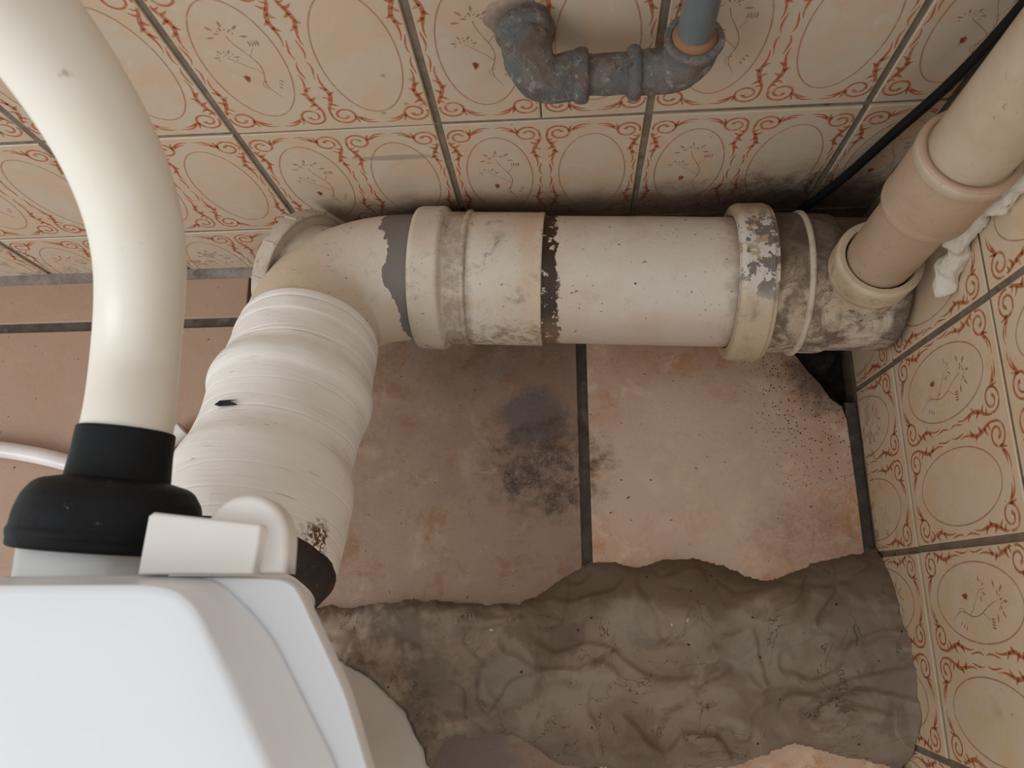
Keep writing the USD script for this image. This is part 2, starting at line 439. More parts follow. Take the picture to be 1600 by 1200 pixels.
def lathe(name, P0, D, prof, mat, parent, seg=72, round_=.0012, cap=False, wob=0.0, seed=0):
    """A turned part about any axis: the profile may fold back (lips, hollow mouths)."""
    D = np.asarray(D, float) / np.linalg.norm(D)
    P, R = line_profile(P0, D, prof, round_)
    up = np.array([0, 0, 1.0]) if abs(D[2]) < .9 else np.array([0, 1.0, 0])
    A = up - D * (up @ D)
    A /= np.linalg.norm(A)
    B = np.cross(D, A)
    a = np.linspace(0, 2 * np.pi, seg, endpoint=False)
    dirs = np.cos(a)[:, None] * A + np.sin(a)[:, None] * B
    V = (P[:, None] + dirs[None] * R[:, None, None])
    if wob:
        V = V + dirs[None] * ((meshkit.fbm(V * 60, 3, seed) - .5) * 2 * wob)[..., None]
    n = len(P)
    i, j = np.meshgrid(np.arange(n - 1), np.arange(seg), indexing='ij')
    j2 = (j + 1) % seg
    F = np.vstack([np.c_[(i * seg + j).ravel(), (i * seg + j2).ravel(), ((i + 1) * seg + j2).ravel()],
                   np.c_[(i * seg + j).ravel(), ((i + 1) * seg + j2).ravel(), ((i + 1) * seg + j).ravel()]])
    V = V.reshape(-1, 3)
    if cap:
        V = np.vstack([V, P[0], P[-1]])
        jj = np.arange(seg)
        F = np.vstack([F, np.c_[np.full(seg, len(V) - 2), (jj + 1) % seg, jj], np.c_[np.full(seg, len(V) - 1), (n - 1) * seg + jj, (n - 1) * seg + (jj + 1) % seg]])
    return obj(name, (V, F), mat, parent, smooth=40)


def spline(pts, n=60):
    pts = np.asarray(pts, float)
    t = np.r_[0, np.cumsum(np.linalg.norm(np.diff(pts, axis=0), axis=1))]
    return CubicSpline(t, pts)(np.linspace(0, t[-1], n))


def bez(P, n=40):
    P = np.asarray(P, float)
    t = np.linspace(0, 1, n)[:, None]
    return (1 - t) ** 3 * P[0] + 3 * (1 - t) ** 2 * t * P[1] + 3 * (1 - t) * t * t * P[2] + t ** 3 * P[3]


def box(x0, x1, y0, y1, z0, z1):
    b = trimesh.creation.box((x1 - x0, y1 - y0, z1 - z0))
    b.apply_translation(((x0 + x1) / 2, (y0 + y1) / 2, (z0 + z1) / 2))
    return b


def rounded_prism(poly, z0, z1, r, steps=4):
    """A prism over a shapely polygon whose top edges are rounded."""
    parts, zs = [], [(z0, 0.0)] + [(z1 - r + r * math.sin(a), r * (1 - math.cos(a))) for a in np.linspace(0, np.pi / 2, steps + 1)]
    ring = np.array(poly.exterior.coords)[:-1]
    if Polygon(ring).exterior.is_ccw is False:
        ring = ring[::-1]
    # inset along averaged normals
    e = np.roll(ring, -1, 0) - ring
    e /= np.linalg.norm(e, axis=1)[:, None]
    nrm = np.c_[e[:, 1], -e[:, 0]]
    vn = nrm + np.roll(nrm, 1, 0)
    vn /= np.maximum(np.linalg.norm(vn, axis=1), 1e-9)[:, None]
    V = np.vstack([np.c_[ring - vn * d, np.full(len(ring), z)] for z, d in zs])
    k, F = len(ring), []
    for i in range(len(zs) - 1):
        for j in range(k):
            a, b = i * k + j, i * k + (j + 1) % k
            F += [[a, b, b + k], [a, b + k, a + k]]
    v2, f2 = trimesh.creation.triangulate_polygon(Polygon(ring - vn * r), engine='earcut')
    top = np.c_[v2, np.full(len(v2), z1)]
    F = np.vstack([F, np.asarray(f2) + len(V)])
    V = np.vstack([V, top])
    mesh = trimesh.Trimesh(V, F, process=True)
    mesh.merge_vertices()
    return mesh


# ---------------------------------------------------------------- the printed wall tile
CW, CH = .0735, .147           # one medallion's cell


def ribbon(pts, w, k=1.0):
    pts = np.asarray(pts, float)
    t = np.gradient(pts, axis=0)
    t /= np.maximum(np.linalg.norm(t, axis=1), 1e-12)[:, None]
    nrm = np.c_[-t[:, 1], t[:, 0]]
    w = np.broadcast_to(np.asarray(w, float), len(pts))[:, None] / 2 * k
    V = np.vstack([pts + nrm * w, pts - nrm * w])
    k = len(pts)
    i = np.arange(k - 1)
    return V, np.vstack([np.c_[i, i + k, i + k + 1], np.c_[i, i + k + 1, i + 1]])


def curve(pts, ws, n=18):
    pts = np.asarray(pts, float)
    t = np.r_[0, np.cumsum(np.linalg.norm(np.diff(pts, axis=0), axis=1))]
    tt = np.linspace(0, t[-1], n)
    return ribbon(CubicSpline(t, pts)(tt), np.interp(tt, t, ws))


def join(items):
    V, F, o = [], [], 0
    for v, f in items:
        V.append(v); F.append(f + o); o += len(v)
    return np.vstack(V), np.vstack(F)


def scroll_quarter():
    """The top left corner scroll of one medallion, from the cell's centre."""
    it = []
    c0 = np.array([-.0253, .0577])
    a = np.radians(np.linspace(195, -345, 40))
    r = np.interp(np.linspace(0, 1, 40), [0, .35, 1], [.0090, .0080, .0022])
    it.append(ribbon(c0 + np.c_[np.cos(a) * r * .98, np.sin(a) * r], np.interp(np.linspace(0, 1, 40), [0, .3, .8, 1], [.0012, .0013, .0012, .0020]), 1.4))
    it.append(curve([(-.0341, .0560), (-.0342, .0520), (-.0325, .0462), (-.0300, .0405), (-.0290, .0345), (-.0300, .0280), (-.0312, .0210), (-.0302, .0130)],
                    np.array([.0012, .0013, .0017, .0022, .0020, .0016, .0010, .0004]) * 1.35, 26))
    for p, q, w in (((-.0318, .0445), (-.0262, .0478), .0024), ((-.0300, .0405), (-.0348, .0368), .0024), ((-.0290, .0350), (-.0252, .0318), .0022),
                    ((-.0297, .0300), (-.0342, .0262), .0022), ((-.0333, .0492), (-.0292, .0512), .0016)):
        it.append(ribbon([p, ((p[0] + q[0]) / 2, (p[1] + q[1]) / 2 - .0007), q], [w, w * .7, .0002], 1.25))
    it.append(curve([(-.0338, .0185), (-.0326, .0120), (-.0322, .0060), (-.0338, .0012)], [.0005, .0014, .0012, .0004], 12))
    it.append(curve([(-.0188, .0600), (-.0148, .0612), (-.0105, .0634), (-.0060, .0640)], [.0036, .0027, .0016, .0004], 12))
    it.append(curve([(-.0150, .0618), (-.0118, .0652), (-.0070, .0668), (-.0020, .0664)], [.0019, .0016, .0012, .0003], 12))
    it.append(ribbon([(-.0178, .0605), (-.0165, .0650), (-.0160, .0665)], [.0020, .0012, .0002]))
    return join(it)


def flower():
    it = []
    def fan(c, r0, r1, a0, a1, n, w):
        for k, ang in enumerate(np.radians(np.linspace(a0, a1, n))):
            ra, rb = (r0, r1) if k % 2 else (r0 * 1.25, r1 * .78)
            d = np.array([math.cos(ang), math.sin(ang)])
            p, q = np.array(c) + d * ra * (1, .95), np.array(c) + d * rb * (1, .95)
            it.append(ribbon([p, (p * .45 + q * .55), q], [w * .35, w, w * .4]))
    fan((-.0010, .0245), .0082, .0132, -28, 208, 11, .0020)
    fan((-.0010, .0255), .0036, .0072, 15, 165, 6, .0015)
    fan((-.0085, .0055), .0045, .0084, -20, 200, 9, .0015)
    fan((-.0082, .0060), .0016, .0036, 30, 150, 3, .0010)
    it.append(curve([(-.0010, .0250), (.0020, .0150), (.0065, .0060), (.0090, -.0010), (.0085, -.0120), (.0065, -.0190), (.0085, -.0280), (.0125, -.0350)], [.0006, .0006, .0007, .0007, .0008, .0007, .0005, .0003], 34))
    it.append(curve([(-.0082, .0060), (-.0020, .0000), (.0050, -.0060), (.0086, -.0110)], [.0004, .0004, .0005, .0005], 14))
    it.append(curve([(.0085, -.0185), (.0048, -.0190), (.0050, -.0240), (.0075, -.0260)], [.0006, .0005, .0004, .0003], 14))
    it.append(curve([(.0068, .0060), (.0095, .0110), (.0115, .0135)], [.0005, .0005, .0004], 8))
    for k in range(4):                       # bud
        x = .0100 + k * .0018
        it.append(ribbon([(x, .0150), (x + .0006, .0175), (x + .0002, .0198)], [.0006, .0014, .0006]))
    for p, q in (((.0150, -.020), (.0172, -.0225)), ((.0160, -.0175), (.0190, -.0190)), ((.0140, -.0235), (.0158, -.0255))):
        it.append(ribbon([p, (np.array(p) + q) / 2, q], [.0005, .0014, .0005]))
    red = [ribbon([(-.0060, -.0120), (-.0035, -.0142), (-.0012, -.0125)], [.0010, .0052, .0006]),
           ribbon([(-.0040, -.0105), (-.0035, -.0145), (-.0042, -.0185)], [.0006, .0040, .0010]),
           ribbon([(-.0052, -.0165), (-.0030, -.0150), (-.0016, -.0165)], [.0004, .0022, .0004])]
    return join(it), join(red)


def tile_print():
    """Vertices, faces and ink (red print, brown print) of a whole tile, centre at the origin, width and height 0.147."""
    V, F, K, o = [], [], [], 0
    qv, qf = scroll_quarter()
    (fv, ff), (rv, rf) = flower()
    a = np.linspace(0, 2 * np.pi, 61)
    ev, ef = ribbon(np.c_[np.cos(a) * .0262, np.sin(a) * .0548], .00105)

    def add(v, f, k, cx):
        nonlocal o
        V.append(v + [cx, 0]); F.append(f + o); K.append(np.tile(k, (len(v), 1))); o += len(v)
    for cell, cx in ((0, -CW / 2), (1, CW / 2)):
        for sx in (1, -1):
            for sy in (1, -1):
                add(qv * [sx, sy], qf if sx * sy > 0 else qf[:, ::-1], (1, 0, 0), cx)
        add(ev, ef, (.55, .5, 0), cx)
        if cell == 0:
            add(fv, ff, (0, 1, 0), cx)
            add(rv, rf, (.95, 0, 0), cx)
    V, F, K = np.vstack(V), np.vstack(F), np.vstack(K)
    # all faces point to the front
    t = V[F]
    area = (t[:, 1, 0] - t[:, 0, 0]) * (t[:, 2, 1] - t[:, 0, 1]) - (t[:, 1, 1] - t[:, 0, 1]) * (t[:, 2, 0] - t[:, 0, 0])
    F[area < 0] = F[area < 0][:, ::-1]
    return V, F, K


PV, PF, PK = tile_print()


def tile_mesh(u0, u1, v0, v1, ucut=None, vmin=None, umax=None, umin=None, thick=.006, bevel=.0006):
    """A tile face-up (u right, v up, w out) between the given edges; (u0,v0,u1,v1) is the whole tile that the print belongs to, the other limits are cuts."""
    a0, a1, b0, b1 = u0, u1, v0, v1
    if vmin is not None: b0 = max(b0, vmin)
    if umax is not None: a1 = min(a1, umax)
    if umin is not None: a0 = max(a0, umin)
    q = bevel
    V = np.array([(a0, b0, -thick), (a1, b0, -thick), (a1, b1, -thick), (a0, b1, -thick), (a0, b0, -q), (a1, b0, -q), (a1, b1, -q), (a0, b1, -q),
                  (a0 + q, b0 + q, 0), (a1 - q, b0 + q, 0), (a1 - q, b1 - q, 0), (a0 + q, b1 - q, 0)])
    F = []
    for i in range(2):
        for j in range(4):
            p, r_ = i * 4 + j, i * 4 + (j + 1) % 4
            F += [[p, r_, r_ + 4], [p, r_ + 4, p + 4]]
    F += [[8, 9, 10], [8, 10, 11], [0, 2, 1], [0, 3, 2]]
    pv = PV + [(u0 + u1) / 2, (v0 + v1) / 2]
    keep = np.ones(len(PF), bool)
    tri = pv[PF]
    keep &= (tri[:, :, 0].min(1) > a0 + q) & (tri[:, :, 0].max(1) < a1 - q) & (tri[:, :, 1].min(1) > b0 + q) & (tri[:, :, 1].max(1) < b1 - q)
    pf = PF[keep]
    used, inv = np.unique(pf, return_inverse=True)
    pv3 = np.c_[pv[used], np.full(len(used), .00006)]
    Vall = np.vstack([V, pv3])
    Fall = np.vstack([np.array(F), inv.reshape(-1, 3) + len(V)])
    ink = np.vstack([np.zeros((len(V), 3)), PK[used]])
    return Vall, Fall, ink


rng = random.Random(5)


def wall(name, label, place, mat, cols, rows, cracked=None, extent=None, depth=.03):
    """cols, rows: (low, high, cut) edges of the whole tiles; place maps (u, v, w) to the room."""
    w = thing(name, label, None, kind='structure')
    u0, u1, v0, v1 = extent
    bv = np.array([(u, v, d) for d in (-depth, -.0014) for u, v in ((u0, v0), (u1, v0), (u1, v1), (u0, v1))], float)
    bf = [[4, 5, 6], [4, 6, 7], [0, 2, 1], [0, 3, 2]] + [f for j in range(4) for f in ([j, (j + 1) % 4, (j + 1) % 4 + 4], [j, (j + 1) % 4 + 4, j + 4])]
    obj('grout', (place(bv), np.array(bf)), M_GROUT, w, smooth=False)
    for ri, (ra, rb, vmin) in enumerate(rows):
        for ci, (ca, cb, umin, umax) in enumerate(cols):
            pieces = [(umin, umax)]
            if cracked and cracked[:2] == (ri, ci):
                pieces = [(umin, cracked[2] - .0006), (cracked[2] + .0006, umax)]
            for lo, hi in pieces:
                V, F, ink = tile_mesh(ca, cb, ra, rb, vmin=vmin, umin=lo, umax=hi)
                cx, cy = (ca + cb) / 2, (ra + rb) / 2
                # each laid a touch uneven
                tx, ty, tz, rz = rng.gauss(0, .004), rng.gauss(0, .004), rng.gauss(0, .00018), rng.gauss(0, .0025)
                du, dv = V[:, 0] - cx, V[:, 1] - cy
                V = np.c_[cx + du - rz * dv, cy + dv + rz * du, V[:, 2] + tx * du + ty * dv + tz]
                obj('tile', (place(V), F), mat, w, smooth=False, color=ink)
    return w


JW, JH = .0026, .0018          # half joints: upright and level
T = .15
bx0, bz1 = -.0555, .0862
back_cols = []
for k in range(-1, 7):
    hi = bx0 - k * T
    lo = hi - T
    back_cols.append((lo + JW, hi - JW, None, -.002 if hi > 0 else None))
back_rows = [(bz1 - T + JH, bz1 - JH, .0045)] + [(bz1 + k * T + JH, bz1 + (k + 1) * T - JH, None) for k in range(4)]
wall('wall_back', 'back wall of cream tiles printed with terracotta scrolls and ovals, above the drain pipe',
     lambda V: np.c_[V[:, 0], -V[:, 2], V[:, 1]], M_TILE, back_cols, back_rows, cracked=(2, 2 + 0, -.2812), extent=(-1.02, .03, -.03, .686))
ry0, rz1 = .1440, .0884
right_cols = []
for k in range(-1, 4):
    lo = ry0 + k * T
    right_cols.append((lo + JW, lo + T - JW, .0055 if lo < 0 else None, None))
right_rows = [(rz1 - T + JH, rz1 - JH, .0045)] + [(rz1 + k * T + JH, rz1 + (k + 1) * T - JH, None) for k in range(4)]
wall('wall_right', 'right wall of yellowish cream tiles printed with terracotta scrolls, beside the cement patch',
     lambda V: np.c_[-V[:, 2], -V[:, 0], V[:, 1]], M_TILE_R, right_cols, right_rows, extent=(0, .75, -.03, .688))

# ---------------------------------------------------------------- floor
fl = thing('floor', 'terracotta tiled floor with dark joints between the two walls', None, kind='structure')
obj('bed', box(-1.02, .03, -.95, .03, -.06, -.026), M_SOIL, fl, smooth=False)
FJ = .0048
xs = [-.9226, -.5876, -.2526]


def floor_tile(poly, seed):
    mesh = rounded_prism(poly, -.026, 0.0, .0014, 3)
    g = random.Random(seed)
    mesh.vertices[:, 2] += np.where(mesh.vertices[:, 2] > -.02, g.uniform(-.0004, .0004), 0)
    return mesh


def rect(x0, x1, y0, y1):
    out = []
    for (a, b), (c_, d) in (((x0, y0), (x1, y0)), ((x1, y0), (x1, y1)), ((x1, y1), (x0, y1)), ((x0, y1), (x0, y0))):
        for t in np.linspace(0, 1, 3)[:-1]:
            out.append((a + (c_ - a) * t, b + (d - b) * t))
    return Polygon(out)


ys = [(-.7270, -.3920), (-.3920, -.0570), (-.0570, .0)]
colx = [(-1.02, -.9226), (-.9226, -.5876), (-.5876, -.2526), (-.2526, 0.0)]
for r, (y0, y1) in enumerate(ys):
    for c_, (x0, x1) in enumerate(colx):
        X0, X1 = x0 + (FJ if c_ else 0), x1 - (FJ if c_ < 3 else .0085)
        Y0, Y1 = y0 + FJ, y1 - (FJ if r < 2 else .0085)
        poly = rect(X0, X1, Y0, Y1)
        if c_ == 3 and r == 1:              # broken corner beside the drain
            poly = Polygon([(X0, Y0), (X1, Y0), (X1, -.235), (X1 - .001, -.172), (-.0125, -.1585), (-.0225, -.1500), (-.0300, -.1360), (-.0395, -.1245), (-.0480, -.1100), (-.0600, -.0950), (-.066, Y1), (-.15, Y1), (X0, Y1), (X0, -.2)])
        if c_ == 3 and r == 2:
            poly = rect(X0, -.075, Y0, Y1)
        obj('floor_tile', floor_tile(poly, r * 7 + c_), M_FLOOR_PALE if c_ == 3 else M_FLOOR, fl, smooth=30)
for x in (-.9226, -.5876, -.2526):
    obj('grout', box(x - FJ - .0005, x + FJ + .0005, -.727, -.005, -.026, -.0028), M_FGROUT, fl, smooth=False)
obj('grout', box(-1.02, -.07, -.0570 - FJ - .0005, -.0570 + FJ + .0005, -.026, -.0024), M_FGROUT, fl, smooth=False)
obj('grout', box(-1.02, -.005, -.392 - FJ - .0005, -.392 + FJ + .0005, -.026, -.0028), M_FGROUT, fl, smooth=False)
obj('grout', box(-.0095, .0005, -.727, -.155, -.026, -.0015), M_FGROUT, fl, smooth=False)
# raised fillet of grout along the foot of the back wall
gx = np.linspace(-1.0, -.07, 180)
prof = np.array([(.0005, .0058), (-.003, .0052), (-.0065, .0028), (-.0092, .0002), (-.0095, -.004), (.0005, -.004)])
V = np.concatenate([np.c_[np.full(len(prof), x), prof * (1 + .35 * (meshkit.fbm(np.array([[x * 40, 0, 0]]), 3)[0] - .5))] for x in gx])
k = len(prof)
F = [f for i in range(len(gx) - 1) for j in range(k) for f in ([i * k + j, i * k + (j + 1) % k, (i + 1) * k + (j + 1) % k], [i * k + j, (i + 1) * k + (j + 1) % k, (i + 1) * k + j])]
obj('grout', (V, np.array(F)[:, ::-1]), M_SEAM, fl, smooth=60)

# ---------------------------------------------------------------- drain run along the back wall
def AX(x):
    return np.array([x, -.0668 - .052 * (x + .3), .106])


XD = (AX(0) - AX(-1)); XD = XD / np.linalg.norm(XD)

# straight pipe
t = thing('drain_pipe', 'straight cream painted drain pipe lying along the back wall between sleeve and tee', 'pipe')
P, R = line_profile(AX(-.300), XD, [(0, .0537), (.195, .0537)], .0005)
tube('pipe_wall', np.array([AX(x) for x in np.linspace(-.2862, -.1300, 50)]), .0537, M_PIPE, t, 96, cap=False,
     wobble=lambda s, a, v: (meshkit.fbm(v * 45, 3, 4) - .5) * .0006)
# sleeve with its socket
t = thing('pipe_coupling', 'cream pipe coupling with a ringed socket, left end of the straight drain pipe', 'pipe coupling')
lathe('sleeve', AX(-.368), XD, [(0, .0562), (.078, .0562), (.0828, .0566), (.0836, .0560), (.0838, .0530), (.07, .0528)], M_SLEEVE, t, 96)
lathe('collar', AX(-.392), XD, [(.012, .0530), (.0012, .0545), (0, .0560), (.0008, .0592), (.004, .0606), (.0225, .0610), (.0245, .0606), (.0262, .0590), (.0275, .0566), (.030, .055)], M_COLLAR, t, 96, .0009)
lathe('ridge', AX(-.3500), XD, [(0, .0560), (.0010, .0580), (.0030, .0584), (.0044, .0578), (.005, .0560)], M_SLEEVE, t, 96)

# elbow with its dirty stub behind
t = thing('drain_elbow', 'cream painted drain elbow turning from the coupling towards the toilet, grey where the paint peeled', 'pipe elbow')
CB = np.array([-.4745, -.1180, .1330])
CD = np.array([-.0085, -.1700, .0730]); CD = CD / np.linalg.norm(CD)
pe = np.vstack([[AX(-.3895), AX(-.3900)], bez([AX(-.3910), AX(-.436), CB - CD * .046, CB], 44), [CB + CD * .006]])
tube('bend', pe, .0540, M_ELBOW, t, 96, wobble=lambda s, a, v: (meshkit.fbm(v * 40, 3, 9) - .5) * .0006)
SN = np.array([-.88, .40, -.27]); SN = SN / np.linalg.norm(SN)
SC = np.array([-.4920, -.0570, .1050])
st_ = lathe('stub', SC - SN * .040, SN, [(0, .0468), (.036, .0472), (.040, .0495)], M_STUB, t, 80, wob=.0006)
rim = lathe('stub_rim', SC - SN * .008, SN, [(.002, .0465), (.0020, .0535), (.0005, .0545), (-.001, .0570), (.001, .0582), (.013, .0582), (.0150, .0570), (.0155, .046), (.004, .045)], M_STUB, t, 96, wob=.0008, seed=3)
for k in range(12):                         # small cast ribs round the rim
    a = 2 * math.pi * k / 12
    up = np.array([0, 0, 1.0]); A = up - SN * (up @ SN); A /= np.linalg.norm(A); B = np.cross(SN, A)
    d = math.cos(a) * A + math.sin(a) * B
    b = trimesh.creation.box((.0018, .0022, .0130))
    Mx = np.eye(4); Mx[:3, 0], Mx[:3, 1], Mx[:3, 2] = np.cross(SN, d), d, SN
    Mx[:3, 3] = SC - SN * .001 + d * .0578
    b.apply_transform(Mx)
    obj('rib', b, M_STUB, rim if False else t, smooth=False)

# tee at the corner
t = thing('tee_fitting', 'grimy cream drain tee in the corner, socket facing the pipe and branch facing up', 'pipe tee')
lathe('body', AX(-.104), XD, [(0, .0572), (.046, .0572), (.050, .0556), (.052, .0545), (.100, .0540), (.1020, .0500), (.1020, .01)], M_TEE, t, 96, .004, wob=.0009, seed=2)
lathe('collar', AX(-.1335), XD, [(.010, .0530), (.0010, .0545), (0, .0570), (.0010, .0628), (.0045, .0648), (.0250, .0652), (.0265, .0640), (.0290, .0638), (.0300, .0600), (.031, .056)], M_TEECOLLAR, t, 96, .0009, wob=.0003)
lathe('ridge', AX(-.0815), XD, [(0, .0565), (.0010, .0594), (.0030, .0600), (.0046, .0592), (.0056, .0565)], M_COLLAR, t, 96, wob=.0003)
RB, RTp = np.array([-.0400, -.0960, .12]), np.array([-.0345, -.0795, .42])
RD = (RTp - RB) / np.linalg.norm(RTp - RB)


def RA(z):
    return RB + RD * ((z - .12) / RD[2])


lathe('branch', RA(.105), RD, [(0, .0325), (.052, .0285), (.060, .0280)], M_TEE, t, 72, wob=.0006)
lathe('branch_rim', RA(.160), RD, [(-.004, .0280), (0, .0292), (.0040, .0300), (.0046, .0309), (.0058, .0312), (.0080, .0308), (.0225, .0312), (.0250, .0304), (.0258, .0292), (.0256, .0252), (.022, .0244), (.006, .0243)], M_RIM, t, 80, .0007, wob=.0003)
crk = spline([(-.103, -.1165, .1335), (-.088, -.1255, .1180), (-.072, -.1330, .1035)], 20)
crk += (meshkit.noise(crk * 220)[:, None] - .5) * .0012
tube('crack', crk, .00045, M_SOIL, t, 6)
crk = spline([(-.066, -.1310, .112), (-.060, -.1270, .126), (-.050, -.1290, .120), (-.034, -.1318, .111), (-.016, -.1318, .106)], 30)
crk += (meshkit.noise(crk * 220)[:, None] - .5) * .0012
tube('crack', crk, .00045, M_SOIL, t, 6)

# riser
t = thing('riser_pipe', 'pinkish brown riser pipe with a socket, standing in the tee branch', 'pipe')
tube('pipe_wall', np.array([RA(z) for z in np.linspace(.181, .272, 20)]), .0236, M_RISER, t, 72, cap=False)
lathe('socket', RA(.254), RD, [(-.0035, .0236), (0, .0262), (.0025, .0284), (.0060, .0288), (.0100, .0282), (.0520, .0284), (.0545, .0288), (.0580, .0290), (.0600, .0282), (.0600, .0246), (.05, .0242)], M_RISER, t, 80, .0015)
lathe('bead', RA(.3035), RD, [(0, .0280), (.0016, .0292), (.0060, .0296), (.0088, .0290), (.0096, .0272), (.0090, .0238)], M_VENT, t, 80, .0012, wob=.0005)
t = thing('vent_pipe', 'upper cream pipe pushed into the riser socket, leaving the picture at top right', 'pipe')
tube('pipe_wall', np.array([RA(z) for z in np.linspace(.285, .62, 20)]), .0238, M_VENT, t, 72)

# ---------------------------------------------------------------- toilet connector
t = thing('pan_connector', 'crumpled white plastic connector sleeve between drain elbow and toilet outlet', 'pipe connector')
prof = [(.0045, .0535), (.0055, .0552), (.0075, .0560), (.0125, .0562), (.0138, .0553), (.0150, .0566), (.026, .0572), (.0275, .0566), (.046, .0576), (.054, .0584), (.061, .0608), (.068, .0622), (.075, .0614), (.081, .0592), (.100, .0578), (.122, .0576),
        (.130, .0590), (.140, .0622), (.150, .0636), (.175, .0642), (.196, .0640), (.203, .0634), (.206, .0620), (.206, .052)]
pp, rr = line_profile(CB, CD, prof, .0025)
ss = np.r_[0, np.cumsum(np.linalg.norm(np.diff(pp, axis=0), axis=1) + np.abs(np.diff(rr)))]
sx = np.unique(np.r_[np.linspace(0, ss[-1], 420), ss])
pp = np.stack([np.interp(sx, ss, pp[:, k]) for k in range(3)], 1); rr = np.interp(sx, ss, rr)


def sweep_dir(name, P, R, D, mat, parent, seg=110, wob=None):
    up = np.array([0, 0, 1.0]); A = up - D * (up @ D); A /= np.linalg.norm(A); B = np.cross(D, A)
    a = np.linspace(0, 2 * np.pi, seg + 1)
    dirs = np.cos(a)[:, None] * A + np.sin(a)[:, None] * B
    V = P[:, None] + dirs[None] * R[:, None, None]
    s = ((P - P[0]) @ D)
    w = wob(s[:, None] + 0 * a, a[None] + 0 * s[:, None])
    w[:, -1] = w[:, 0]
    V = V + dirs[None] * w[..., None]
    n, k = len(P), seg + 1
    i, j = np.meshgrid(np.arange(n - 1), np.arange(seg), indexing='ij')
    q = (i * k + j).ravel()
    F = np.vstack([np.c_[q, q + 1, q + k + 1], np.c_[q, q + k + 1, q + k]])
    UV = np.stack([np.broadcast_to(a * .06, (n, k)), np.broadcast_to(s[:, None], (n, k))], -1).reshape(-1, 2)
    return obj(name, (V.reshape(-1, 3), F), mat, parent, smooth=True, uv=UV)


def crumple(s, a):
    q = np.stack([np.cos(a) * 1.3 + 7, np.sin(a) * 1.3 + 3, s * 38 + .6 * np.sin(a)], -1)
    d = (meshkit.fbm(q, 2, 1) - .5) * .0024
    for k, (s0, amp, ph, dep) in enumerate(((.040, .0010, .3, .0006), (.043, .0008, .5, .0005), (.086, .003, .8, .0004), (.099, .004, 1.4, .0005), (.113, .004, .2, .0004), (.160, .005, .6, .0006), (.174, .006, 1.7, .0006), (.188, .005, .9, .0005))):
        d = d - dep * (.35 + .65 * np.clip(np.sin(a * 1 + k * 2.1), 0, 1)) * np.exp(-((s - s0 - amp * np.sin(a + ph) - .0015 * np.sin(3 * a + k)) / .0006) ** 2)
    return d


sweep_dir('sleeve', pp, rr, CD, M_CONN, t, 110, crumple)
lathe('seal', CB + CD * .200, CD, [(0, .0560), (.001, .0615), (.004, .0634), (.009, .0630), (.016, .0590), (.023, .0545), (.025, .050)], M_SEAL, t, 96, .002, wob=.0012)
# little tear
lathe_pt = CB + CD * .117
tear = trimesh.Trimesh(*[np.array(v) for v in ([(-.0055, .0006, 0), (-.002, -.0012, .0006), (.0055, -.0014, 0), (.002, .0002, .0008), (.0042, .0012, 0), (-.003, .0016, .0006)], [(0, 1, 3), (1, 2, 3), (0, 3, 5), (3, 4, 5)])], process=False)
up = np.array([0, 0, 1.0]); A = up - CD * (up @ CD); A /= np.linalg.norm(A); Bv = np.cross(CD, A)
dd = A * math.cos(.28) + Bv * math.sin(.28)
Mx = np.eye(4); Mx[:3, 0] = np.cross(dd, CD) * -1; Mx[:3, 1] = -CD; Mx[:3, 2] = dd
Mx[:3, 0] = np.cross(Mx[:3, 1], Mx[:3, 2]); Mx[:3, 3] = lathe_pt + dd * .0584
tear.apply_scale(1.9)
tear.apply_transform(Mx)
obj('tear', tear, M_SOIL, t, smooth=False)

# ---------------------------------------------------------------- toilet
t = thing('toilet', 'white toilet with its plastic lid closed, filling the lower left beside the cement patch', 'toilet')
CX = -.475


def outline(right, n=120, c=(CX, -.55)):
    pts = np.array(right)
    full = np.vstack([pts, np.c_[2 * CX - pts[::-1, 0], pts[::-1, 1]][1:-1]])
    full = np.vstack([full, full[:1]])
    d = np.r_[0, np.cumsum(np.linalg.norm(np.diff(full, axis=0), axis=1))]
    u = np.linspace(0, d[-1], 1600)
    p = np.c_[np.interp(u, d, full[:, 0]), np.interp(u, d, full[:, 1])]
    for _ in range(4):
        p[:-1] = (np.roll(p[:-1], 3, 0) + p[:-1] + np.roll(p[:-1], -3, 0)) / 3
    ang = np.arctan2(p[:-1, 0] - c[0], p[:-1, 1] - c[1])
    o = np.argsort(ang)
    want = np.linspace(-np.pi, np.pi, n, endpoint=False)
    r = np.interp(want, ang[o], np.hypot(*(p[:-1][o] - c).T), period=2 * np.pi)
    return np.c_[c[0] + np.sin(want) * r, c[1] + np.cos(want) * r]


def loft(rings, cap0=True, cap1=True):
    V = np.vstack([np.c_[xy, np.full(len(xy), z)] for xy, z in rings])
    n, k = len(rings), len(rings[0][0])
    i, j = np.meshgrid(np.arange(n - 1), np.arange(k), indexing='ij')
    j2 = (j + 1) % k
    F = np.vstack([np.c_[(i * k + j).ravel(), ((i + 1) * k + j2).ravel(), (i * k + j2).ravel()], np.c_[(i * k + j).ravel(), ((i + 1) * k + j).ravel(), ((i + 1) * k + j2).ravel()]])
    jj = np.arange(k)
    for which, row in ((cap0, 0), (cap1, n - 1)):
        if which:
            V = np.vstack([V, [*rings[row][0].mean(0), rings[row][1]]])
            f = np.c_[np.full(k, len(V) - 1), row * k + jj, row * k + (jj + 1) % k]
            F = np.vstack([F, f if row == 0 else f[:, ::-1]])
    return V, F


